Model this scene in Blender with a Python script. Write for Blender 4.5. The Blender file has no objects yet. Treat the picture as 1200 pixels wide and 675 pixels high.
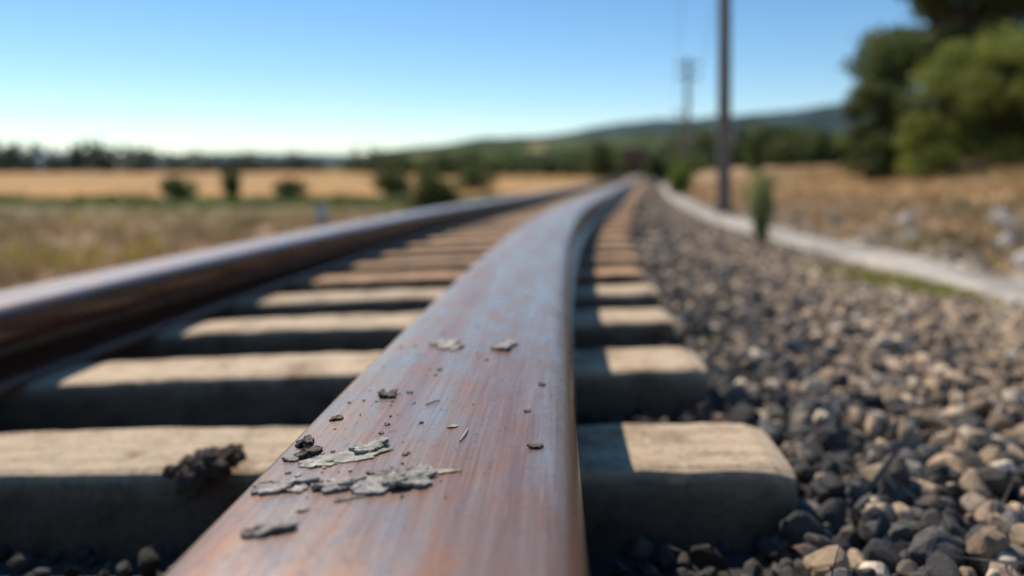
import bpy, bmesh, math, random
import numpy as np
from mathutils import Vector, noise
random.seed(7); rng=np.random.default_rng(7)
S=bpy.context.scene
S.view_settings.view_transform='Standard'; S.view_settings.look='None'; S.view_settings.exposure=0

# ------------------------------------------------ layout functions
CANT=0.05; GAUGE=1.42; SLOPE=-0.008; ST=-0.208
def Xm(y):
    y=np.asarray(y,dtype=float)
    a=0.03+0.045*y+0.0085*y*y-0.155
    b=0.03+0.36+0.544-0.155+0.181*(y-8)
    c=0.03+0.045*y-0.155
    return np.where(y<0,c,np.where(y<8,a,b))
def dX(y):
    y=np.asarray(y,dtype=float)
    return np.where(y<0,0.045,np.where(y<8,0.045+0.017*y,0.181))
def base(y): return SLOPE*np.clip(y,-10,40)
CY=[-30,-2,2,4.5,7.8,11,16,22,32,60,150,5000]
CX=[4.2,3.5,3.1,2.98,3.0,3.15,3.75,4.75,6.7,11.9,28.2,905.]
def Xc(y): return np.interp(y,CY,CX)
def sm(t):
    t=np.clip(t,0,1); return t*t*(3-2*t)
def G(x,y):
    x=np.asarray(x,dtype=float); y=np.asarray(y,dtype=float)
    d=x-Xm(y); e=x-Xc(y); dc=np.maximum(Xc(y)-Xm(y),0.9)
    z=-0.345+CANT*np.clip(d,-2,0.6)
    z=z+np.where(d<-2,-0.52*sm((-2-d)/1.4),0)
    z=np.where(d>0.45, -0.3225+0.015*sm((d-.45)/.25)-0.20*sm((d-0.7)/(dc-0.6)), z)
    z=np.where(e>0.2, -0.5+1.25*sm((e-0.6)/11)+0.02*np.clip(e-11,0,80), z)
    z=z+np.where((e>0.5)|(d<-3.2), 0.04*np.sin(x*1.3+y*0.7)*np.sin(y*0.9-x*0.4)+0.03*np.sin(x*3.1)*np.sin(y*2.3),0)
    return z+base(y)

# ------------------------------------------------ material helpers
def new_mat(name):
    m=bpy.data.materials.new(name); m.use_nodes=True
    nt=m.node_tree; b=nt.nodes['Principled BSDF']
    return m,nt,b
def N(nt,t,**k):
    n=nt.nodes.new(t)
    for a,v in k.items(): setattr(n,a,v)
    return n
def L(nt,a,b): nt.links.new(a,b)
def ramp(nt,stops):
    r=N(nt,'ShaderNodeValToRGB'); el=r.color_ramp.elements
    while len(el)>1: el.remove(el[0])
    el[0].position=stops[0][0]; el[0].color=(*stops[0][1],1)
    for p,c in stops[1:]:
        e=el.new(p); e.color=(*c,1)
    return r
def noise_n(nt,vec,scale,detail=5,rough=0.6):
    n=N(nt,'ShaderNodeTexNoise'); n.inputs['Scale'].default_value=scale
    n.inputs['Detail'].default_value=detail; n.inputs['Roughness'].default_value=rough
    if vec is not None: L(nt,vec,n.inputs['Vector'])
    return n
def mixc(nt,mode,fac,a,b):
    m=N(nt,'ShaderNodeMix',data_type='RGBA',blend_type=mode)
    for sock,v in ((m.inputs[0],fac),(m.inputs[6],a),(m.inputs[7],b)):
        if isinstance(v,bpy.types.NodeSocket): L(nt,v,sock)
        elif isinstance(v,(int,float)): sock.default_value=v
        else: sock.default_value=(*v,1)
    return m.outputs[2]
def bump(nt,b,h,strength=0.5,dist=0.01):
    n=N(nt,'ShaderNodeBump'); n.inputs['Strength'].default_value=strength; n.inputs['Distance'].default_value=dist
    L(nt,h,n.inputs['Height']); L(nt,n.outputs[0],b.inputs['Normal'])

def attr_mat(name,rough=0.9,nscale=8,namt=0.5,bstr=0.4,bdist=0.01,trans=0.0,spec=0.3):
    m,nt,b=new_mat(name)
    at=N(nt,'ShaderNodeVertexColor',layer_name='Col')
    tc=N(nt,'ShaderNodeTexCoord')
    n=noise_n(nt,tc.outputs['Object'],nscale,6,0.65)
    r=ramp(nt,[(0.25,(1-namt,)*3),(0.75,(1+namt*0.8,)*3)]); L(nt,n.outputs[0],r.inputs[0])
    c=mixc(nt,'MULTIPLY',1.0,at.outputs[0],r.outputs[0])
    L(nt,c,b.inputs['Base Color']); b.inputs['Roughness'].default_value=rough
    b.inputs['Specular IOR Level'].default_value=spec
    if bstr: bump(nt,b,n.outputs[0],bstr,bdist)
    if trans>0:
        t=N(nt,'ShaderNodeBsdfTranslucent'); L(nt,c,t.inputs[0])
        mx=N(nt,'ShaderNodeMixShader'); mx.inputs[0].default_value=trans
        L(nt,b.outputs[0],mx.inputs[1]); L(nt,t.outputs[0],mx.inputs[2])
        L(nt,mx.outputs[0],nt.nodes['Material Output'].inputs[0])
    return m

def make_mesh(name,V,F,mats,cols=None,midx=None,smooth=False,uv=None):
    V=np.asarray(V,dtype=np.float32); F=np.asarray(F,dtype=np.int32)
    me=bpy.data.meshes.new(name)
    k=F.shape[1]; nf=len(F)
    me.vertices.add(len(V)); me.vertices.foreach_set('co',V.ravel())
    me.loops.add(nf*k); me.loops.foreach_set('vertex_index',F.ravel())
    me.polygons.add(nf); me.polygons.foreach_set('loop_start',np.arange(0,nf*k,k,dtype=np.int32))
    try: me.polygons.foreach_set('loop_total',np.full(nf,k,dtype=np.int32))
    except Exception: pass
    if midx is not None: me.polygons.foreach_set('material_index',np.asarray(midx,dtype=np.int32))
    me.polygons.foreach_set('use_smooth',np.full(nf,smooth,dtype=bool))
    me.update(calc_edges=True)
    if cols is not None:
        ca=me.color_attributes.new('Col','FLOAT_COLOR','POINT')
        C=np.ones((len(V),4),dtype=np.float32); C[:,:3]=cols
        ca.data.foreach_set('color',C.ravel())
    if uv is not None:
        ul=me.uv_layers.new(name='UVMap'); U=np.asarray(uv,dtype=np.float32)[F.ravel()]
        ul.data.foreach_set('uv',U.ravel())
    me.validate()
    for m in (mats if isinstance(mats,list) else [mats]): me.materials.append(m)
    o=bpy.data.objects.new(name,me); S.collection.objects.link(o)
    return o
class Acc:
    def __init__(s): s.V=[];s.F=[];s.C=[];s.M=[];s.n=0
    def add(s,V,F,C,m=0):
        V=np.asarray(V,float).reshape(-1,3);F=np.asarray(F,int)
        if F.shape[1]==3: F=np.hstack([F,F[:,2:3]])
        s.V.append(V);s.F.append(F+s.n);s.n+=len(V)
        C=np.asarray(C,float)
        if C.ndim==1: C=np.tile(C,(len(V),1))
        s.C.append(C);s.M.append(np.full(len(F),m))
    def tube(s,pts,rad,C,m=0,k=8):
        pts=[Vector(p) for p in pts];V=[]
        for i,p in enumerate(pts):
            d=(pts[min(i+1,len(pts)-1)]-pts[max(i-1,0)]).normalized()
            a=d.orthogonal().normalized() if abs(d.z)<0.9 else Vector((1,0,0))
            a=(a-d*a.dot(d)).normalized(); b=d.cross(a)
            for j in range(k):
                t=2*math.pi*j/k; V.append(p+(a*math.cos(t)+b*math.sin(t))*rad[i])
        F=[]
        for i in range(len(pts)-1):
            for j in range(k):
                F.append((i*k+j,i*k+(j+1)%k,(i+1)*k+(j+1)%k,(i+1)*k+j))
        s.add([tuple(v) for v in V],F,C,m)
    def box(s,c,sz,C,m=0,ang=0):
        x,y,z=[q/2 for q in sz]
        V=np.array([(-x,-y,-z),(x,-y,-z),(x,y,-z),(-x,y,-z),(-x,-y,z),(x,-y,z),(x,y,z),(-x,y,z)])
        ca,sa=math.cos(ang),math.sin(ang)
        V=np.stack([V[:,0]*ca-V[:,1]*sa,V[:,0]*sa+V[:,1]*ca,V[:,2]],1)+np.array(c)
        s.add(V,[(0,3,2,1),(4,5,6,7),(0,1,5,4),(1,2,6,5),(2,3,7,6),(3,0,4,7)],C,m)
    def obj(s,name,mats,smooth=False):
        V=np.vstack(s.V);F=np.vstack(s.F);C=np.vstack(s.C);M=np.concatenate(s.M)
        if (F[:,2]==F[:,3]).any():
            me=bpy.data.meshes.new(name)
            me.from_pydata(V.tolist(),[],[tuple(f[:3]) if f[2]==f[3] else tuple(f) for f in F.tolist()])
            me.polygons.foreach_set('material_index',M.astype(np.int32))
            me.polygons.foreach_set('use_smooth',np.full(len(F),smooth,dtype=bool))
            ca=me.color_attributes.new('Col','FLOAT_COLOR','POINT')
            CC=np.ones((len(V),4),dtype=np.float32);CC[:,:3]=C
            ca.data.foreach_set('color',CC.ravel())
            for m in (mats if isinstance(mats,list) else [mats]): me.materials.append(m)
            o=bpy.data.objects.new(name,me);S.collection.objects.link(o);return o
        return make_mesh(name,V,F,mats,C,M,smooth)

# ------------------------------------------------ world & sun
SUN_EL=math.radians(50); SUN_AZ=math.radians(-36)
w=bpy.data.worlds.new('World'); S.world=w; w.use_nodes=True
wn=w.node_tree; bg=wn.nodes['Background']
sky=N(wn,'ShaderNodeTexSky',sky_type='NISHITA'); sky.sun_disc=False
sky.sun_elevation=SUN_EL; sky.sun_rotation=SUN_AZ; sky.air_density=1.0; sky.dust_density=0.05; sky.ozone_density=2.8; sky.altitude=500
hs=N(wn,'ShaderNodeHueSaturation'); hs.inputs['Hue'].default_value=.496; hs.inputs['Saturation'].default_value=1.2; hs.inputs['Value'].default_value=1.0
L(wn,sky.outputs[0],hs.inputs['Color']); L(wn,hs.outputs[0],bg.inputs[0]); bg.inputs[1].default_value=0.125
sl=bpy.data.lights.new('sun','SUN'); sl.energy=5.0; sl.angle=math.radians(0.5); sl.color=(1,0.91,0.77)
so=bpy.data.objects.new('sun',sl); S.collection.objects.link(so)
sd=Vector((math.sin(SUN_AZ)*math.cos(SUN_EL),math.cos(SUN_AZ)*math.cos(SUN_EL),math.sin(SUN_EL)))
so.rotation_euler=sd.to_track_quat('Z','Y').to_euler(); so.location=(0,0,30)

# ------------------------------------------------ ground
gs=np.concatenate([-np.geomspace(3500,4,70),np.linspace(-3.8,12,130),np.geomspace(12.5,3500,70)])
gy=np.concatenate([np.linspace(-12,30,170),np.geomspace(30.5,5000,90)])
SS,YY=np.meshgrid(gs,gy); XX=Xm(YY)+SS
ZZ=G(XX,YY)
V=np.stack([XX,YY,ZZ],-1).reshape(-1,3)
nx=len(gs);ny=len(gy)
idx=np.arange(nx*ny).reshape(ny,nx)
F=np.stack([idx[:-1,:-1],idx[:-1,1:],idx[1:,1:],idx[1:,:-1]],-1).reshape(-1,4)
d=SS.ravel(); x=V[:,0]; y=V[:,1]; e=x-Xc(y)
def lerp(a,b,t): return a*(1-t[:,None])+b*t[:,None]
scrub=np.array([.30,.195,.11]);green=np.array([.085,.105,.035]);orange=np.array([.48,.245,.075]);grav=np.array([.06,.055,.05])
tan=np.array([.29,.215,.155]);bank=np.array([.44,.265,.125]);dk=np.array([.08,.1,.05])
ww=y+1.5*np.sin(x*0.15)+1.0*np.sin(x*0.41)
col=np.tile(scrub,(len(V),1))
col=lerp(col,green*1.6,sm((ww-18)/4)*.35); col=lerp(col,green,sm((ww-26)/4)); col=lerp(col,orange,sm((ww-38)/5))
col=lerp(col,green*1.8,sm((ww-78)/5)*0.6); col=lerp(col,orange*.95,sm((ww-100)/8)); col=lerp(col,dk,sm((ww-330)/60))
col=np.where((d>-2.9)[:,None],lerp(col,np.tile(grav,(len(V),1)),sm((d+3.3)/0.7)),col)
col=lerp(col,np.tile(tan,(len(V),1)),sm((d-0.8)/1.0))
col=lerp(col,np.tile(bank*np.array([.9,.95,1.0]),(len(V),1)),sm((e+0.1)/0.5))
col=lerp(col,np.tile(np.array([.16,.15,.06]),(len(V),1)),sm((e-14)/10)*0.5)
gm=attr_mat('ground_soil',0.95,1.2,0.5,0.6,0.03)
make_mesh('ground',V,F,gm,col,smooth=True)

# ------------------------------------------------ rails
def rail_mat():
    m,nt,b=new_mat('rail_steel')
    tc=N(nt,'ShaderNodeTexCoord'); at=N(nt,'ShaderNodeVertexColor',layer_name='Col')
    def mp(sx,sy):
        q=N(nt,'ShaderNodeMapping'); q.inputs['Scale'].default_value=(sx,sy,1); L(nt,tc.outputs['UV'],q.inputs[0]); return q.outputs[0]
    st1=noise_n(nt,mp(230,4),1,6,0.7); st2=noise_n(nt,mp(15,.8),1,4,0.55)
    bl=noise_n(nt,mp(16,8),1,8,0.72); fine=noise_n(nt,mp(500,420),1,4,0.7); pit=noise_n(nt,mp(120,60),1,5,.7)
    r2=ramp(nt,[(0.32,(.38,.185,.12)),(0.45,(.42,.255,.185)),(0.55,(.43,.345,.30)),(0.66,(.42,.275,.205))]); L(nt,st2.outputs[0],r2.inputs[0])
    r1=ramp(nt,[(0.32,(.64,.61,.59)),(0.5,(1,1,1)),(0.68,(1.3,1.29,1.27))]); L(nt,st1.outputs[0],r1.inputs[0])
    c=mixc(nt,'MULTIPLY',0.8,r2.outputs[0],r1.outputs[0])
    rb=ramp(nt,[(0.38,(0,0,0)),(0.62,(1,1,1))]); L(nt,bl.outputs[0],rb.inputs[0])
    c=mixc(nt,'MIX',rb.outputs[0],c,mixc(nt,'MULTIPLY',1.0,c,(.80,.64,.52)))
    rp=ramp(nt,[(0.30,(.45,.36,.3)),(0.42,(1,1,1))]); L(nt,pit.outputs[0],rp.inputs[0])
    c=mixc(nt,'MULTIPLY',.8,c,rp.outputs[0])
    sc=noise_n(nt,mp(430,9),1,2,0.5); rs=ramp(nt,[(0.69,(0,0,0)),(0.75,(.6,.6,.6))]); L(nt,sc.outputs[0],rs.inputs[0])
    c=mixc(nt,'MIX',rs.outputs[0],c,(.60,.52,.43))
    sc2=noise_n(nt,mp(260,12),1,2,0.5); rs2=ramp(nt,[(0.25,(.85,.85,.85)),(0.31,(0,0,0))]); L(nt,sc2.outputs[0],rs2.inputs[0])
    c=mixc(nt,'MIX',rs2.outputs[0],c,(.10,.065,.05))
    rr=ramp(nt,[(0.3,(.045,.022,.014)),(0.6,(.12,.052,.03)),(0.75,(.19,.09,.05))]); L(nt,bl.outputs[0],rr.inputs[0])
    sep=N(nt,'ShaderNodeSeparateColor'); L(nt,at.outputs[0],sep.inputs[0])
    add=N(nt,'ShaderNodeMath',operation='MULTIPLY_ADD'); L(nt,st2.outputs[0],add.inputs[0]); add.inputs[1].default_value=0.5
    sub=N(nt,'ShaderNodeMath',operation='SUBTRACT'); L(nt,sep.outputs[0],sub.inputs[0]); sub.inputs[1].default_value=0.25; L(nt,sub.outputs[0],add.inputs[2])
    mr=ramp(nt,[(0.25,(0,0,0)),(0.8,(1,1,1))]); L(nt,add.outputs[0],mr.inputs[0])
    c=mixc(nt,'MIX',mr.outputs[0],rr.outputs[0],c)
    L(nt,c,b.inputs['Base Color'])
    me=N(nt,'ShaderNodeMapRange'); L(nt,mr.outputs[0],me.inputs[0]); me.inputs[3].default_value=0.2; me.inputs[4].default_value=0.62; L(nt,me.outputs[0],b.inputs['Metallic'])
    ro=N(nt,'ShaderNodeMapRange'); L(nt,bl.outputs[0],ro.inputs[0]); ro.inputs[1].default_value=.3;ro.inputs[2].default_value=.7; ro.inputs[3].default_value=0.19; ro.inputs[4].default_value=0.38
    L(nt,ro.outputs[0],b.inputs['Roughness'])
    b.inputs['Specular IOR Level'].default_value=.6
    ad=N(nt,'ShaderNodeMath',operation='ADD'); L(nt,st1.outputs[0],ad.inputs[0]); L(nt,fine.outputs[0],ad.inputs[1])
    ad2=N(nt,'ShaderNodeMath',operation='MULTIPLY_ADD'); L(nt,pit.outputs[0],ad2.inputs[0]); ad2.inputs[1].default_value=1.5; L(nt,ad.outputs[0],ad2.inputs[2])
    bump(nt,b,ad2.outputs[0],0.22,0.0012)
    return m
RM=rail_mat()
HW=.155
half=[(-.165,ST-.01,0),(-.165,ST+.012,0),(-.158,ST+.020,0),(-.07,ST+.036,0),(-.036,ST+.048,0),(-.030,-.14,0),(-.030,-.12,0),(-.045,-.104,0),(-HW+.02,-.094,0),(-HW+.006,-.088,0),(-HW,-.076,0)]
left=half+[(-HW,-.022,.1)]
for a in range(1,6):
    t=math.radians(a*16); left.append((-HW+.02-.02*math.cos(t),-.022+.020*math.sin(t),.35+.12*a))
left+=[(-HW+.035,-.0005,1),(-.095,.001,1),(-.07,.002,1),(-.045,.003,1),(-.02,.0035,1)]
right=half+[(-HW,-.036,.0)]
for a in range(1,8):
    t=math.radians(a*12); right.append((-HW+.036-.036*math.cos(t),-.036+.035*math.sin(t),.02+.11*a))
right+=[(-.10,.0,.95),(-.07,.002,1),(-.045,.003,1),(-.02,.0035,1)]
prof=np.array(left+[(-a,b,c) for a,b,c in reversed(right)])
arc=np.concatenate([[0],np.cumsum(np.hypot(np.diff(prof[:,0]),np.diff(prof[:,1])))])
ry=np.concatenate([np.arange(-2,8,.05),np.arange(8,130,.4)])
def track_pt(y,dd):
    th=dX(y); c=1/np.sqrt(1+th*th); return Xm(y)+dd*c, y-dd*th*c
def build_rail(name,off):
    V=[];U=[];C=[]
    for i,yy in enumerate(ry):
        X,Y=track_pt(yy,off+prof[:,0]); Z=prof[:,1]+CANT*(off+prof[:,0])+base(yy)
        V.append(np.stack([X,Y,Z],1)); U.append(np.stack([arc,np.full(len(arc),yy+off*3)],1)); C.append(np.repeat(prof[:,2:3],3,1))
    n=len(prof);m=len(ry); I=np.arange(n*m).reshape(m,n)
    F=np.stack([I[:-1,:-1],I[1:,:-1],I[1:,1:],I[:-1,1:]],-1).reshape(-1,4)
    return make_mesh(name,np.vstack(V),F,RM,np.vstack(C),uv=np.vstack(U),smooth=True)
build_rail('steel_rail',0.0); build_rail('steel_rail',-GAUGE)

# ------------------------------------------------ sleepers
A=Acc()
ks=np.arange(-4,200)
for k in ks:
    yc=1.37+0.585*k+random.uniform(-.012,.012)
    if k==0: yc=1.335
    if yc>110: break
    nseg=70 if k<6 else (30 if k<12 else 8)
    dd=np.linspace(-1.95-random.uniform(0,.03),0.5+random.uniform(-.02,.02),nseg+1)
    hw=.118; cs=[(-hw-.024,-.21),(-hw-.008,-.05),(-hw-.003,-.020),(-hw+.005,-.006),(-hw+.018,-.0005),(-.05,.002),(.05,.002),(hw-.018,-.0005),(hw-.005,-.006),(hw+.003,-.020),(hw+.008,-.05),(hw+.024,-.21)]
    bc=np.array([.53,.405,.28])*random.uniform(.85,1.12)
    if k>3: bc=bc*np.array([.92,.74,.60])*random.uniform(.75,1.05)
    th=float(dX(yc)); c=1/math.sqrt(1+th*th); ux,uy=c,-th*c
    V=[];C=[]
    tw=random.uniform(-.010,.010) if k!=0 else .012
    for i,q in enumerate(dd):
        endf=1.0; drop=0
        t=min(i,nseg-i)
        if t==0: endf=.93; drop=.012
        for j,(a,b) in enumerate(cs):
            a=a*endf; bb=b-(drop if j not in(0,11) else 0)
            nz=noise.fractal(Vector((q*9,a*9+k*3.1,b*9)),1,2,4)
            edge=1.0 if j in(2,3,4,7,8,9) else .3
            ww=a+0.006*nz*edge*(1 if k<10 else 0)-tw*q
            X=float(Xm(yc))+q*ux-ww*uy; Y=yc+q*uy+ww*ux
            arch=0.012*math.cos((q+.7)*math.pi/1.2)
            Z=ST+bb+CANT*q+float(base(yc))+arch*(0.6)-.006+0.004*nz*edge
            V.append((X,Y,Z)); C.append(bc*({0:.18,11:.18,1:.24,10:.24,2:.40,9:.40,3:.85,8:.85}.get(j,1)))  # front and back faces darkened in vertex colour, painted shade
    n=len(cs);m=nseg+1; I=np.arange(n*m).reshape(m,n)
    F=np.stack([I[:-1,:-1],I[1:,:-1],I[1:,1:],I[:-1,1:]],-1).reshape(-1,4).tolist()
    for row,rev in ((0,False),(m-1,True)):
        r=I[row].tolist()
        for j in range(n//2-1):
            f=(r[j],r[j+1],r[n-2-j],r[n-1-j]); F.append(f[::-1] if rev else f)
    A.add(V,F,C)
sm_,nt,b=new_mat('sleeper_weathered')
at=N(nt,'ShaderNodeVertexColor',layer_name='Col'); tc=N(nt,'ShaderNodeTexCoord')
mpn=N(nt,'ShaderNodeMapping'); mpn.inputs['Scale'].default_value=(3,26,10); L(nt,tc.outputs['Object'],mpn.inputs[0])
n1=noise_n(nt,mpn.outputs[0],1.6,7,.7); n2=noise_n(nt,tc.outputs['Object'],7,7,.7); n3=noise_n(nt,tc.outputs['Object'],80,5,.75)
r1=ramp(nt,[(.3,(.62,.57,.5)),(.5,(1,1,1)),(.75,(1.2,1.18,1.12))]); L(nt,n1.outputs[0],r1.inputs[0])
r2=ramp(nt,[(.34,(.5,.42,.36)),(.50,(1,1,1)),(.8,(1.15,1.12,1.05))]); L(nt,n2.outputs[0],r2.inputs[0])
r3=ramp(nt,[(.3,(.62,.58,.55)),(.55,(1.08,1.08,1.08))]); L(nt,n3.outputs[0],r3.inputs[0])
c=mixc(nt,'MULTIPLY',1.,at.outputs[0],r1.outputs[0]); c=mixc(nt,'MULTIPLY',1.,c,r2.outputs[0]); c=mixc(nt,'MULTIPLY',1.,c,r3.outputs[0])
L(nt,c,b.inputs['Base Color']); b.inputs['Roughness'].default_value=.85
mm=N(nt,'ShaderNodeMath',operation='ADD'); L(nt,n1.outputs[0],mm.inputs[0]); L(nt,n3.outputs[0],mm.inputs[1]); bump(nt,b,mm.outputs[0],.6,.005)
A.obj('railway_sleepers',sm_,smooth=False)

# ------------------------------------------------ ballast stones
def hull_rock(seed,n,sub=False):
    r=random.Random(seed); bm=bmesh.new()
    for i in range(n):
        v=Vector((r.gauss(0,1),r.gauss(0,1),r.gauss(0,1))).normalized()*r.uniform(.86,1.0)
        bm.verts.new((v.x,v.y*r.uniform(.85,1),v.z*.78))
    bmesh.ops.convex_hull(bm,input=bm.verts)
    for v in [v for v in bm.verts if not v.link_faces]: bm.verts.remove(v)
    if sub:
        bmesh.ops.bevel(bm,geom=list(bm.edges)+list(bm.verts),offset=.10,segments=1,affect='EDGES',profile=.5)
        for v in bm.verts:
            v.co*=1+.09*noise.noise(v.co*2.3+Vector((seed,0,0)))
    bmesh.ops.triangulate(bm,faces=bm.faces); bm.verts.index_update()
    V=np.array([v.co[:] for v in bm.verts]);F=np.array([[v.index for v in f.verts] for f in bm.faces]); bm.free()
    return V,F
rocks_hi=[hull_rock(i,16,True) for i in range(26)]
rocks=[hull_rock(i+50,20) for i in range(20)]
rocks_lo=[hull_rock(100+i,11) for i in range(12)]
def rotm(n):
    q=rng.normal(size=(n,4)); q/=np.linalg.norm(q,axis=1)[:,None]; w_,x_,y_,z_=q.T
    return np.stack([1-2*(y_*y_+z_*z_),2*(x_*y_-z_*w_),2*(x_*z_+y_*w_),2*(x_*y_+z_*w_),1-2*(x_*x_+z_*z_),2*(y_*z_-x_*w_),2*(x_*z_-y_*w_),2*(y_*z_+x_*w_),1-2*(x_*x_+y_*y_)],1).reshape(n,3,3)
def scatter(P,size,col,lib):
    Vs=[];Fs=[];Cs=[];n0=0
    pick=rng.integers(0,len(lib),len(P)); R=rotm(len(P))
    an=rng.uniform(.7,1.25,size=(len(P),3))
    for k,(rv,rf) in enumerate(lib):
        I=np.where(pick==k)[0]
        if len(I)==0: continue
        W=np.einsum('nij,nvj->nvi',R[I],rv[None]*an[I][:,None,:])*size[I][:,None,None]+P[I][:,None,:]
        nv=len(rv); Vs.append(W.reshape(-1,3)); Fs.append((rf[None]+(np.arange(len(I))*nv)[:,None,None]+n0).reshape(-1,3))
        Cs.append(np.repeat(col[I],nv,0)); n0+=nv*len(I)
    return np.vstack(Vs),np.vstack(Fs),np.vstack(Cs)
def region(x0,x1,y0,y1,n,lo,hi,layer):
    dd=rng.uniform(x0,x1,n); y=rng.uniform(y0,y1,n); x=Xm(y)+dd
    keep=(x<Xc(y)-0.12); dd,y,x=dd[keep],y[keep],x[keep]
    s=lo+(hi-lo)*rng.random(len(x))**1.8
    z=G(x,y)+layer*s*rng.uniform(.2,1.1,len(x))
    P=np.stack([x,y,z],1)
    t=sm((dd-0.55)/.9+0.06*(y-1.5)*(dd>.5)+rng.normal(0,.45,len(dd)))
    dark=np.where((dd<.5)[:,None],np.array([[.075,.068,.062]]),np.array([[.11,.103,.098]]));tn=np.array([.50,.36,.24])
    c=dark*(1-t[:,None])+tn*t[:,None]
    c=c*rng.uniform(.45,1.3,len(x))[:,None]
    odd=rng.random(len(x)); k=(odd>.91)&(dd>.4); c[k]=np.array([.62,.51,.39])*rng.uniform(.75,1.1,k.sum())[:,None]
    k=(odd<.14)&(dd>.4); c[k]=np.array([.055,.053,.052])
    return P,s,c
def build(parts,lib):
    P=np.vstack([p[0] for p in parts]);s_=np.concatenate([p[1] for p in parts]);c_=np.vstack([p[2] for p in parts])
    return scatter(P,s_,c_,lib)
V0,F0,C0=build([region(-2.1,0.5,.2,2.3,3400,.013,.03,.8),region(.45,2.8,.3,2.3,5600,.017,.038,.9),region(.5,2.8,.6,2.3,1300,.03,.05,.8)],rocks_hi)
V1,F1,C1=build([region(-2.6,.55,2.3,8,5500,.018,.032,.7),region(.45,3.2,2.3,6,8500,.022,.042,.9)],rocks)
V2,F2,C2=build([region(.5,3.0,6,14,8500,.025,.05,.8),region(.5,3.2,14,45,6000,.035,.07,.7),region(-3.2,.6,8,40,5000,.025,.04,.5),region(-3.3,-1.9,.3,8,4000,.02,.04,.6)],rocks_lo)
stm=attr_mat('ballast_stone',.85,70,.4,.6,.002,spec=.25)
make_mesh('ballast_gravel',np.vstack([V0,V1,V2]),np.vstack([F0,F1+len(V0),F2+len(V0)+len(V1)]),stm,np.vstack([C0,C1,C2]))

# ------------------------------------------------ concrete kerb
A=Acc(); ky=np.concatenate([np.arange(-6,24,.25),np.arange(24,60,1.5)])
cs=[(-.16,-.25),(-.16,.05),(-.13,.08),(-.10,.09),(.1,.088),(.36,.085),(.40,.075),(.42,.05),(.43,-.25)]
V=[];C=[]
for yy in ky:
    for a,b in cs:
        nz=noise.fractal(Vector((a*4,yy*1.3,b*5)),1,2,4)
        V.append((float(Xc(yy))+a+0.035*nz,yy,-0.5+b+float(base(yy))+.02*nz)); C.append(np.array((.42,.375,.32))*(1+.5*nz))
n=len(cs);I=np.arange(n*len(ky)).reshape(len(ky),n)
F=np.stack([I[:-1,:-1],I[1:,:-1],I[1:,1:],I[:-1,1:]],-1).reshape(-1,4)
A.add(V,F,C); A.obj('concrete_kerb',attr_mat('kerb_concrete',.9,5,.45,.5,.01))

# boulders on the bank
Ps=[];ss=[];cc=[]
for (x,y,s,c) in [(4.15,5.9,.2,.50),(4.75,7.0,.2,.44),(5.6,8.3,.2,.40),(4.3,8.0,.14,.4),(4.0,6.4,.1,.3),(5.2,9.8,.22,.35),(4.7,10.8,.16,.33),(6.2,9.4,.2,.3),(3.9,9.1,.1,.35)]:
    Ps.append((x,y,float(G(x,y))+s*.3));ss.append(s);cc.append((c,c*.9,c*.8))
Vb,Fb,Cb=scatter(np.array(Ps),np.array(ss),np.array(cc),rocks_hi)
make_mesh('boulders',Vb,Fb,stm,Cb)
n=3200; yy=rng.uniform(3,20,n); xx=Xc(yy)+.4+rng.random(n)**1.8*3.5
Vb,Fb,Cb=scatter(np.stack([xx,yy,G(xx,yy)+.01],1),.02+.10*rng.random(n)**2,np.array([.46,.37,.28])*rng.uniform(.4,1.3,n)[:,None],rocks_lo)
make_mesh('bank_rubble',Vb,Fb,stm,Cb)

# ------------------------------------------------ grass
def tufts(name,X,Y,h,cols,mat,nb=7,wid=.012,spread=.06):
    n=len(X)*nb; X=np.repeat(X,nb)+rng.normal(0,spread,n); Y=np.repeat(Y,nb)+rng.normal(0,spread,n); H=np.repeat(h,nb)*rng.uniform(.5,1.15,n)
    Z=G(X,Y)-.01; a=rng.uniform(0,6.283,n); lean=rng.uniform(.05,.6,n)*H; W=wid*rng.uniform(.6,1.4,n)
    b=a+math.pi/2
    p0=np.stack([X-np.cos(b)*W,Y-np.sin(b)*W,Z],1);p1=np.stack([X+np.cos(b)*W,Y+np.sin(b)*W,Z],1)
    mx=X+np.cos(a)*lean*.35;my=Y+np.sin(a)*lean*.35
    p2=np.stack([mx+np.cos(b)*W*.7,my+np.sin(b)*W*.7,Z+H*.6],1);p3=np.stack([mx-np.cos(b)*W*.7,my-np.sin(b)*W*.7,Z+H*.6],1)
    p4=np.stack([X+np.cos(a)*lean,Y+np.sin(a)*lean,Z+H],1)
    V=np.stack([p0,p1,p2,p3,p4,p4+np.array([.001,0,0])],1).reshape(-1,3)
    o=np.arange(n)[:,None]*6
    F=np.vstack([np.array([[0,1,2,3]])+o,np.array([[3,2,5,4]])+o])
    C=np.repeat(np.repeat(cols,nb,0)*rng.uniform(.7,1.3,n)[:,None],6,0)
    return make_mesh(name,V,F,mat,C)
gmat=attr_mat('grass_blades',.8,3,.2,0,0,trans=.35)
n=6500; yy=5+rng.random(n)**1.7*20; xx=Xm(yy)-3.2-rng.random(n)**1.4*(6+yy*.9)
patch=np.sin(xx*.9+1)*np.sin(yy*.55+xx*.2)+rng.normal(0,.4,n)
pal=np.array([[.40,.265,.15],[.36,.235,.13],[.34,.23,.13],[.18,.18,.065],[.47,.35,.10]])
pi=np.where(patch>.7,3,np.where(patch<-.85,4,rng.integers(0,3,n)))
tufts('dry_grass',xx,yy,rng.uniform(.05,.24,n)*(1+.5*(pi>2)),pal[pi],gmat,7,.015,.09)
n=5500; yy=3+rng.random(n)**1.5*50; xx=Xc(yy)+.6+rng.random(n)**.9*(4+yy*.3)
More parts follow.
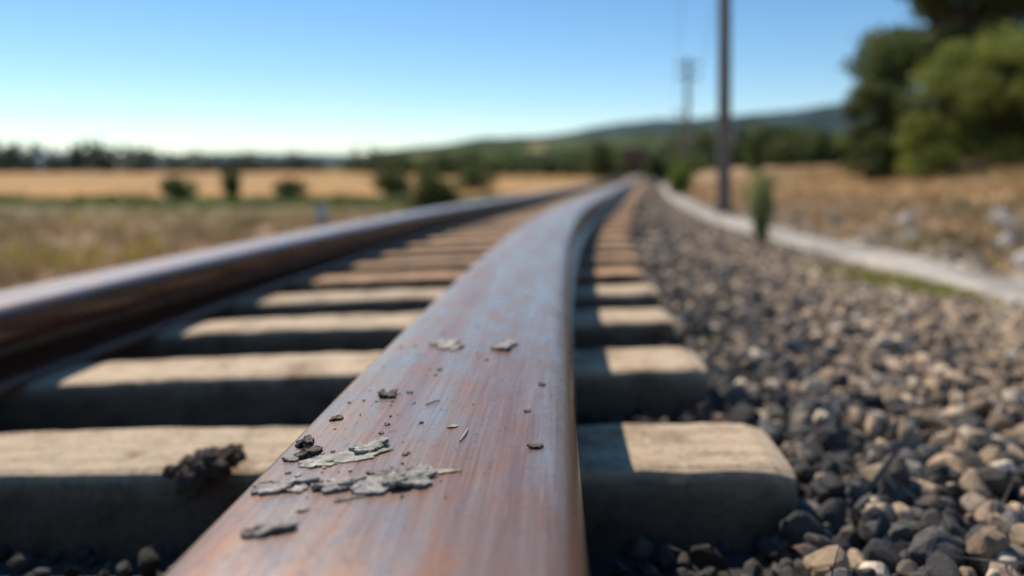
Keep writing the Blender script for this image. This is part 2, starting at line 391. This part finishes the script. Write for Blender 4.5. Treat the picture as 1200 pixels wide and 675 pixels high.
patch=np.sin(xx*1.1)*np.sin(yy*.5+xx*.3)+rng.normal(0,.3,n)
pal=np.array([[.52,.33,.16],[.48,.30,.14],[.44,.29,.14],[.56,.37,.19],[.24,.20,.09]])
tufts('dry_grass',xx,yy,rng.uniform(.05,.24,n),pal[np.where(patch>.7,4,rng.integers(0,4,n))],gmat,7,.015,.09)
n=900; xx=rng.normal(2.52,.20,n); yy=rng.normal(4.75,.30,n)
k=xx<Xc(yy)-.12; xx,yy=xx[k],yy[k]
tufts('green_grass',xx,yy,rng.uniform(.03,.10,len(xx)),np.tile([.36,.34,.08],(len(xx),1))*rng.uniform(.6,1.2,(len(xx),1)),gmat,9,.008,.05)
n=600; yy=rng.uniform(3.2,10.5,n); xx=Xc(yy)-.26+rng.normal(0,.1,n)
tufts('green_grass',xx,yy,rng.uniform(.02,.07,n),np.tile([.40,.32,.14],(n,1))*rng.uniform(.6,1.1,(n,1)),gmat,7,.006,.05)

# ------------------------------------------------ foliage
def leaves(A,center,rad,n,size,cols,shell=.5,m=0):
    u=rng.normal(size=(n,3)); u/=np.linalg.norm(u,axis=1)[:,None]
    r=(shell+(1-shell)*rng.random(n)**.5)*np.clip(rng.normal(1,.13,n),.5,1.35)
    p=np.array(center)+u*r[:,None]*np.array(rad)
    R=rotm(n); s=size*rng.uniform(.5,1.4,n)
    q=np.array([[-.5,0,0],[0,-.28,.05],[.5,0,0],[0,.28,.05]])
    V=np.einsum('nij,vj->nvi',R,q)*s[:,None,None]+p[:,None,:]
    F=np.arange(n*4).reshape(n,4)
    c=np.array(cols[0])+(np.array(cols[1])-np.array(cols[0]))*rng.random(n)[:,None]
    A.add(V.reshape(-1,3),F,np.repeat(c,4,0),m)
leafm=attr_mat('foliage',.6,2,.15,0,0,trans=.4); barkm=attr_mat('bark',.95,12,.5,.8,.02)
def tree(name,x,y,h,r,z0,nclump,nl,ls,cols,rc=(.35,.6),trunk=.14,seed=0,flat=.75):
    rr=random.Random(seed);A=Acc(); g=float(G(x,y))
    tp=[(x+rr.uniform(-.1,.1)*i,y+rr.uniform(-.1,.1)*i,g-.1+(h*.85)*i/5) for i in range(6)]
    A.tube(tp,[trunk*(1-.15*i) for i in range(6)],(.09,.065,.045),1)
    for i in range(nclump):
        t=rr.random(); zz=g+z0+(h-z0)*t
        prof_=math.sin(math.pi*min(1,max(.12,.22+.72*t)))**.7
        a=rr.uniform(0,6.283); q=r*prof_*math.sqrt(rr.uniform(.1,1))
        c=(x+q*math.cos(a),y+q*math.sin(a),zz); cr=r*rr.uniform(*rc)
        k=rr.uniform(.55,1.4)
        leaves(A,c,(cr,cr,cr*flat*rr.uniform(.7,1.1)),nl,ls,[np.array(cols[0])*k,np.array(cols[1])*k],.35)
        bz=min(zz-.1,g+h*.8)*.6+g*.4
        f=(bz-g)/(h*.85); ip=tp[min(5,max(0,int(f*5)))]
        A.tube([ip,((ip[0]+c[0])/2,(ip[1]+c[1])/2,(ip[2]+c[2])/2+.1*r),c],[trunk*.4,trunk*.25,trunk*.08],(.08,.06,.04),1,5)
    return A.obj(name,[leafm,barkm])
DG=[(.06,.085,.028),(.16,.18,.055)]; BG=[(.13,.165,.035),(.31,.33,.065)]
tree('pine_tree',14.3,24,7.6,3.3,2.6,54,430,.20,DG,(.18,.32),.2,1,.6)
tree('pine_tree',19.5,28,8.5,3.2,2.0,36,400,.24,DG,(.25,.4),.2,2)
tree('broadleaf_tree',12.4,19,3.3,1.9,.4,36,430,.13,BG,(.24,.38),.1,3)
tree('broadleaf_tree',14.2,19,3.2,1.9,.3,28,380,.14,[(.08,.11,.03),(.21,.23,.05)],(.3,.45),.1,8)
tree('shrub',10.7,19,1.5,1.0,.2,16,320,.11,BG,(.35,.5),.05,4)
tree('shrub',10.25,21,2.6,.85,.3,24,320,.12,DG,(.3,.45),.07,5)
tree('shrub',11.5,22.5,3.4,1.1,.5,26,320,.12,DG,(.3,.45),.07,15)
def shrub(name,x,y,r,h,cols,n=2500,ls=.08,seed=0):
    rr=random.Random(seed);A=Acc();g=float(G(x,y))
    for i in range(9):
        a=rr.uniform(0,6.28);q=r*.6*rr.random(); cr=r*rr.uniform(.35,.6)
        c=(x+q*math.cos(a),y+q*math.sin(a),g+h*rr.uniform(.25,.72)); k=rr.uniform(.7,1.3)
        leaves(A,c,(cr,cr,h*.32),n//9,ls,[np.array(cols[0])*k,np.array(cols[1])*k],.3)
        A.tube([(x,y,g-.05),(x+(c[0]-x)*.4,y+(c[1]-y)*.4,g+h*.2),c],[.03,.02,.008],(.09,.07,.05),1,5)
    return A.obj(name,[leafm,barkm])
MG=[(.06,.085,.028),(.15,.18,.05)]
shrub('shrub',-1.95,17.2,.78,1.45,MG,4000,.09,1); shrub('shrub',-2.25,19.5,.4,1.7,MG,1800,.09,21)
shrub('shrub',-15.5,34,1.1,1.2,MG,1500,.16,2); shrub('shrub',-13,34,.6,1.7,MG,1300,.16,3)
shrub('shrub',-10.2,34,1.0,1.1,MG,1500,.16,4); shrub('shrub',-22,30,.8,1.6,MG,1500,.13,5)
shrub('shrub',-6.0,38,1.6,1.5,MG,1600,.2,6); shrub('shrub',-2.6,52,2.2,2.2,MG,1600,.25,16)
shrub('shrub',5.75,25.5,.6,1.3,[(.09,.15,.02),(.24,.31,.05)],1800,.1,7)
shrub('shrub',7.6,33,.6,1.5,[(.09,.15,.02),(.24,.31,.05)],1500,.12,17)
shrub('shrub',5.6,45,1.5,3.0,DG,2200,.2,8); shrub('shrub',9.9,50,1.2,2.2,DG,1500,.25,9); shrub('shrub',17,52,1.0,3.4,DG,1600,.2,10)
shrub('shrub',13.5,58,2.0,2.3,DG,1600,.25,11); shrub('shrub',22,58,3,3,DG,1600,.3,12)
# low green hedgerow strip
A=Acc()
for i in range(300):
    x=rng.uniform(-32,1.2); y=31+rng.normal(0,2)+1.5*math.sin(x*.15); g=float(G(x,y)); hh=rng.uniform(.22,.5)*(1 if rng.random()<.85 else 1.6)
    if x>float(Xm(y))-3.6: continue
    k=rng.uniform(.7,1.3)
    leaves(A,(x,y,g+hh*.45),(.55,.45,hh*.5),50,.15,[np.array((.08,.11,.03))*k,np.array((.20,.23,.06))*k],.2)
A.obj('hedgerow',[leafm])
# tall weed beside kerb
A=Acc(); bx,by=2.43,7.2; g=float(G(bx,by))
for i in range(34):
    a=random.uniform(0,6.28); l=random.uniform(0,.13); h=random.uniform(.35,.76)
    tip=(bx+math.cos(a)*l*1.6,by+math.sin(a)*l*1.6,g+h)
    A.tube([(bx+math.cos(a)*.02,by+math.sin(a)*.02,g-.02),(bx+math.cos(a)*l*.7,by+math.sin(a)*l*.7,g+h*.5),tip],[.004,.003,.001],(.14,.18,.05),0,4)
    for t in np.linspace(.15,1,9):
        leaves(A,(bx+math.cos(a)*l*1.5*t,by+math.sin(a)*l*1.5*t,g+h*t),(.035,.035,.035),5,.05,[(.16,.22,.08),(.34,.39,.16)])
A.obj('tall_weed',[leafm])
A=Acc()
for (x,y) in [(.62,2.3),(.33,1.98),(-.55,2.35),(-1.0,.98),(-.95,1.02),(.9,3.1)]:
    g=float(G(x,y))+.02
    leaves(A,(x,y,g+.03),(.03,.03,.04),40,.02,[(.10,.14,.03),(.22,.26,.08)])
A.obj('ballast_weeds',[leafm])

# distant tree lines
def treeline(name,pts,n,h,cols,nl=45,dep=10):
    A=Acc(); pts=np.array(pts,float); seg=np.linspace(0,len(pts)-1,n)+rng.normal(0,.02,n)
    xs=np.interp(seg,range(len(pts)),pts[:,0]);ys=np.interp(seg,range(len(pts)),pts[:,1])+rng.uniform(-dep,dep,n)
    for x,y in zip(xs,ys):
        hh=h*random.uniform(.45,1.15); z=float(G(x,y)); k=random.uniform(.6,1.4)
        for q in range(2):
            leaves(A,(x+random.uniform(-.3,.3)*hh,y,z+hh*(.35+.3*q)),(hh*.45,hh*.45,hh*.35),nl//2,hh*.34,[np.array(cols[0])*k,np.array(cols[1])*k],.2)
    return A.obj(name,[leafm])
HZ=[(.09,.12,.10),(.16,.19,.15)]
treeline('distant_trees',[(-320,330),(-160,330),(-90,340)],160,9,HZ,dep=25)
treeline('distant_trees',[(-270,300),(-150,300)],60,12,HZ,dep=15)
treeline('distant_trees',[(-60,270),(0,260),(60,250),(120,230)],170,8,[(.065,.09,.05),(.14,.17,.075)],dep=15)
treeline('distant_trees',[(-22,150),(10,145),(30,135)],90,4.8,[(.05,.075,.03),(.12,.15,.05)],dep=8)
treeline('distant_trees',[(28,120),(50,110),(80,100)],90,6.5,[(.05,.075,.03),(.12,.15,.05)],dep=8)
treeline('distant_trees',[(14,108),(30,104)],26,3.8,[(.05,.075,.03),(.12,.15,.05)],dep=4)

# ------------------------------------------------ hills (bearing tangent, elevation tangent)
def hill(name,R,crest,col,dep,bumpy,mat):
    b=np.linspace(crest[0][0],crest[-1][0],260); el=np.interp(b,[c[0] for c in crest],[c[1] for c in crest])
    rows=14;V=[];C=[]
    for j in range(rows):
        t=j/(rows-1)
        for i,(bb,ee) in enumerate(zip(b,el)):
            yy=R+dep*t; hgt=ee*(R+dep)*math.sin(t*math.pi/2)
            nz=noise.fractal(Vector((bb*14,t*2.0,R*.01)),1,2,5)*bumpy*R*.01*t
            V.append((bb*(R+dep),yy,hgt+nz-2*(1-t)))
            k=1+.6*noise.noise(Vector((bb*22,t*5,3)))
            cc_=np.array(col)*k
            if R<600 and noise.noise(Vector((bb*16,t*6,9)))>.42: cc_=np.array((.28,.23,.12))
            C.append(cc_)
    I=np.arange(rows*260).reshape(rows,260)
    F=np.stack([I[:-1,:-1],I[:-1,1:],I[1:,1:],I[1:,:-1]],-1).reshape(-1,4)
    return make_mesh(name,V,F,mat,C,smooth=True)
hm=attr_mat('hillside',1.0,.02,.5,0,0,spec=0.0)
hill('hills',1100,[(-.45,.0),(-.25,.012),(-.1,.034),(0,.044),(.08,.050),(.14,.062),(.19,.070),(.24,.066),(.3,.073),(.38,.080),(.47,.094),(.58,.103),(.75,.10),(1.1,.09)],(.07,.10,.11),250,.5,hm)  # bluish base colour has distance haze painted in
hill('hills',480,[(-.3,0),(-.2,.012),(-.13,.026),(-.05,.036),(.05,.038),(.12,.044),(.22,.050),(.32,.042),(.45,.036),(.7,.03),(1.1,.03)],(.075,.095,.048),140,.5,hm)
hill('hills',2600,[(-1.4,.02),(-.8,.026),(-.6,.024),(-.45,.021),(-.3,.022),(-.15,.020),(0,.015),(.1,.0)],(.20,.28,.36),500,.12,hm)  # pale blue is atmospheric haze put into the hill colour

# ------------------------------------------------ utility poles & wires
pm=attr_mat('pole_wood',.85,6,.4,.4,.01)
def pole(x,y,h,r):
    A=Acc(); g=float(G(x,y))
    A.tube([(x,y,g-.3),(x+.02,y,g+h*.5),(x+.05,y,g+h)],[r,r*.85,r*.65],(.17,.14,.125),0,14)
    for zz in (h-.35,h-1.15):
        A.box((x+.05,y-.12,g+zz),(1.5,.11,.13),(.14,.11,.09),0,-.18)
        for q in (-.65,-.3,.3,.65):
            ca,sa=math.cos(-.18),math.sin(-.18); ix,iy=x+.05+q*ca,y-.12+q*sa
            A.tube([(ix,iy,g+zz+.06),(ix,iy,g+zz+.14),(ix,iy,g+zz+.16),(ix,iy,g+zz+.25)],[.015,.02,.045,.03],(.35,.33,.3),0,8)
    A.obj('utility_pole',pm)
    return g
p1=(3.75,13.1,8.6); p2=(11.0,46.5,8.0); p3=(19.8,88,8.0); p0=(1.3,-21,8.6)
gz=[pole(p1[0],p1[1],p1[2],.13),pole(p2[0],p2[1],p2[2],.19),pole(p3[0],p3[1],p3[2],.18)]
g0=pole(p0[0],p0[1],p0[2],.14)
A=Acc(); chain=[(p0,g0),(p1,gz[0]),(p2,gz[1]),(p3,gz[2])]
for dz in (.35,1.15):
    for q in (-.65,.65):
        for (a,ga),(b_,gb) in zip(chain[:-1],chain[1:]):
            za=ga+a[2]-dz+.25; zb=gb+b_[2]-dz+.25; pts=[]
            for t in np.linspace(0,1,16):
                pts.append((a[0]+(b_[0]-a[0])*t+.05+q*.984,a[1]+(b_[1]-a[1])*t-.12-.18*q,za+(zb-za)*t-2.4*t*(1-t)))
            A.tube(pts,[.008]*16,(.10,.10,.10),0,4)
A.obj('overhead_wires',pm)

# trackside marker post
A=Acc(); x,y=-3.55,13.8; g=float(G(x,y))
A.tube([(x,y,g-.1),(x,y,g+.42)],[.06,.055],(.10,.11,.13),0,10)
A.box((x,y-.01,g+.55),(.24,.07,.24),(.55,.55,.56),0)
A.box((x,y-.01,g+.69),(.28,.10,.04),(.3,.3,.32),0)
A.obj('trackside_marker_post',pm)

# distant rail wagon
A=Acc(); y=98; th=math.atan(.181); x,_=track_pt(y,-.7); x=float(x); z=float(base(y))
A.box((x,y,z+2.0),(2.7,9,2.3),(.13,.075,.06),0,-th); A.box((x,y,z+3.22),(2.85,9.2,.14),(.24,.21,.2),0,-th)
A.box((x,y,z+.78),(2.3,8.6,.16),(.04,.04,.04),0,-th)
fx,fy=math.sin(th),math.cos(th)
for s in (-.8,0,.8): A.box((x+s*fy-4.53*fx,y-s*fx-4.53*fy,z+2.0),(.08,.06,2.2),(.12,.05,.04),0,-th)
for l in (-3,3):
    for s in (-.7,.7):
        cx,cy=x+l*fx+s*fy,y+l*fy-s*fx
        A.tube([(cx-.06*fy,cy+.06*fx,z+.42),(cx+.06*fy,cy-.06*fx,z+.42)],[.42,.42],(.04,.035,.03),0,18)
A.obj('freight_wagon',attr_mat('wagon_paint',.6,2,.3,.2,.01))

# ------------------------------------------------ debris on the rail head
def surf(x,y):
    dd=x-float(Xm(y)); return float(np.interp(dd,prof[11:-11,0],prof[11:-11,1]))+CANT*dd+float(base(y))
def flake(A,x,y,w,l,col,lift=.003,th=.0018,seed=0,rag=.35,rot=0):
    r=random.Random(seed*17+3); K=72;Rn=10
    ph=[r.uniform(0,6.28) for _ in range(8)]
    V=[];C=[]
    for ring in range(Rn+1):
        for j in range(K):
            a=2*math.pi*j/K
            rad=1+rag*(.4*math.sin(2*a+ph[0])+.25*math.sin(3*a+ph[1]))+rag*1.3*noise.fractal(Vector((math.cos(a)*1.5,math.sin(a)*1.5,seed*3.3)),.8,2.1,5)
            rad=max(.3,rad)*ring/Rn
            ux,uy=rad*math.cos(a)*w/2,rad*math.sin(a)*l/2
            X=x+ux*math.cos(rot)-uy*math.sin(rot);Y=y+ux*math.sin(rot)+uy*math.cos(rot)
            nz=noise.fractal(Vector((X*110,Y*110,seed)),1,2,5); n2_=noise.noise(Vector((X*45,Y*45,seed+5)))
            t=ring/Rn
            Z=surf(X,Y)+.0004+th+abs(nz)*lift*.4+lift*.45*t*t*max(0,.3+.7*math.sin(a*2+ph[5]))
            V.append((X,Y,Z)); C.append(np.array(col)*max(.25,1+.6*nz+.5*n2_))
    top=len(V)
    for j in range(K):
        v=V[Rn*K+j]; V.append((v[0]*.98+x*.02,v[1]*.98+y*.02,max(surf(v[0],v[1])-.0003,v[2]-th*1.6))); C.append(np.array(col)*.3)
    F=[]
    for ring in range(Rn):
        for j in range(K): F.append((ring*K+j,(ring+1)*K+j,(ring+1)*K+(j+1)%K,ring*K+(j+1)%K))
    for j in range(K): F.append((Rn*K+j,top+j,top+(j+1)%K,Rn*K+(j+1)%K))
    A.add(V,F,C)
mudm=attr_mat('dried_mud',.75,260,.5,.8,.001,spec=.5)
GR=(.33,.295,.265);DKc=(.09,.065,.05);PG=(.31,.295,.25)
spec=[(-.013,1.141,.038,.05,GR,.006),(-.106,1.18,.05,.045,(.33,.30,.25),.004),(-.085,1.15,.02,.03,GR,.004),(-.152,.91,.019,.022,DKc,.005),(-.163,.925,.010,.014,DKc,.004),
(-.198,.836,.016,.012,DKc,.003),(-.213,.762,.018,.02,DKc,.006),(-.200,.728,.026,.016,DKc,.006),(-.215,.72,.016,.012,GR,.004),
(-.165,.712,.07,.030,PG,.0015),(-.140,.728,.034,.030,PG,.005),(-.185,.70,.03,.02,PG,.002),(-.2025,.652,.046,.022,GR,.005),(-.188,.645,.02,.016,GR,.004),
(-.118,.636,.062,.032,GR,.006),(-.148,.641,.040,.018,GR,.005),(-.092,.643,.050,.036,GR,.008),(-.105,.660,.05,.013,(.22,.18,.15),.003),(-.135,.615,.03,.008,(.22,.18,.15),.001),
(-.188,.565,.034,.014,(.25,.21,.18),.005),(.023,.72,.015,.010,DKc,.004),(-.063,.78,.010,.010,(.36,.31,.24),.002),(.017,.83,.008,.008,DKc,.002),(.038,.936,.008,.012,DKc,.002),
(-.127,.918,.008,.008,DKc,.002),(-.135,.80,.006,.007,DKc,.002),(-.10,1.02,.008,.010,DKc,.002),(-.17,.60,.01,.008,GR,.002),(-.065,.66,.04,.007,(.36,.30,.22),.0008)]
for i in range(70):
    if i<40:
        cxy=[(-.11,.65),(-.16,.71),(-.19,.65),(-.15,.91)][i%4]; x=cxy[0]+rng.normal(0,.03); y=cxy[1]+rng.normal(0,.025)
    else: y=rng.uniform(.55,1.3); x=float(Xm(y))+rng.uniform(-.13,.11)
    if abs(x-float(Xm(y)))>.135: continue
    s=.0015+.0045*rng.random()**2
    spec.append((x,y,s,s*rng.uniform(.8,1.6),DKc if rng.random()<.5 else GR,.001))
A=Acc()
for i,(x,y,w_,l_,c,lf) in enumerate(spec): flake(A,x,y,w_,l_,c,lf,.0024 if lf>.004 else (.0012 if lf>.002 else .0005),i+1,.42 if w_>.015 else .25,random.uniform(-.3,.3))
A.obj('mud_flakes',mudm)
A=Acc()
for (x0,y0,x1,y1) in [(-.052,.735,-.046,.77),(-.10,.86,-.085,.875)]:
    A.tube([(x0,y0,surf(x0,y0)+.001),((x0+x1)/2+.001,(y0+y1)/2,surf((x0+x1)/2,(y0+y1)/2)+.002),(x1,y1,surf(x1,y1)+.001)],[.0008,.0011,.0006],(.5,.45,.32),0,5)
A.obj('straw_bits',mudm)
# mud clod on sleeper
A=Acc()
ic=bmesh.new(); bmesh.ops.create_icosphere(ic,subdivisions=4,radius=1)
iv=np.array([v.co[:] for v in ic.verts]); if_=np.array([[v.index for v in f.verts] for f in ic.faces]); ic.free()
def clod(x,y,z,s,seed,col=(.085,.065,.05)):
    V=[]
    for v in iv:
        q=Vector(v)*1.6+Vector((seed,seed*2,0))
        k=1+.4*noise.fractal(q,1,2,6)+.12*noise.noise(q*7)
        V.append((x+v[0]*k*s[0],y+v[1]*k*s[1],z+v[2]*k*s[2]))
    A.add(V,if_,col)
o_=.037
clod(-.505,1.245,-.262+o_,(.036,.03,.024),1); clod(-.54,1.25,-.268+o_,(.026,.022,.014),2); clod(-.472,1.25,-.250+o_,(.020,.018,.016),3); clod(-.53,1.22,-.285+o_,(.026,.018,.024),5); clod(-.57,1.235,-.272+o_,(.012,.012,.01),6)
A.obj('mud_clod',attr_mat('wet_soil',.9,120,.4,.9,.004),smooth=False)

# ------------------------------------------------ camera
cd=bpy.data.cameras.new('camera'); co=bpy.data.objects.new('camera',cd); S.collection.objects.link(co)
co.location=(0,0,.27); co.rotation_euler=(math.radians(90),0,0)
cd.lens=26; cd.sensor_width=36; cd.shift_y=-.116
cd.clip_start=.02; cd.clip_end=9000
cd.dof.use_dof=True; cd.dof.focus_distance=.78; cd.dof.aperture_fstop=1.6
S.camera=co
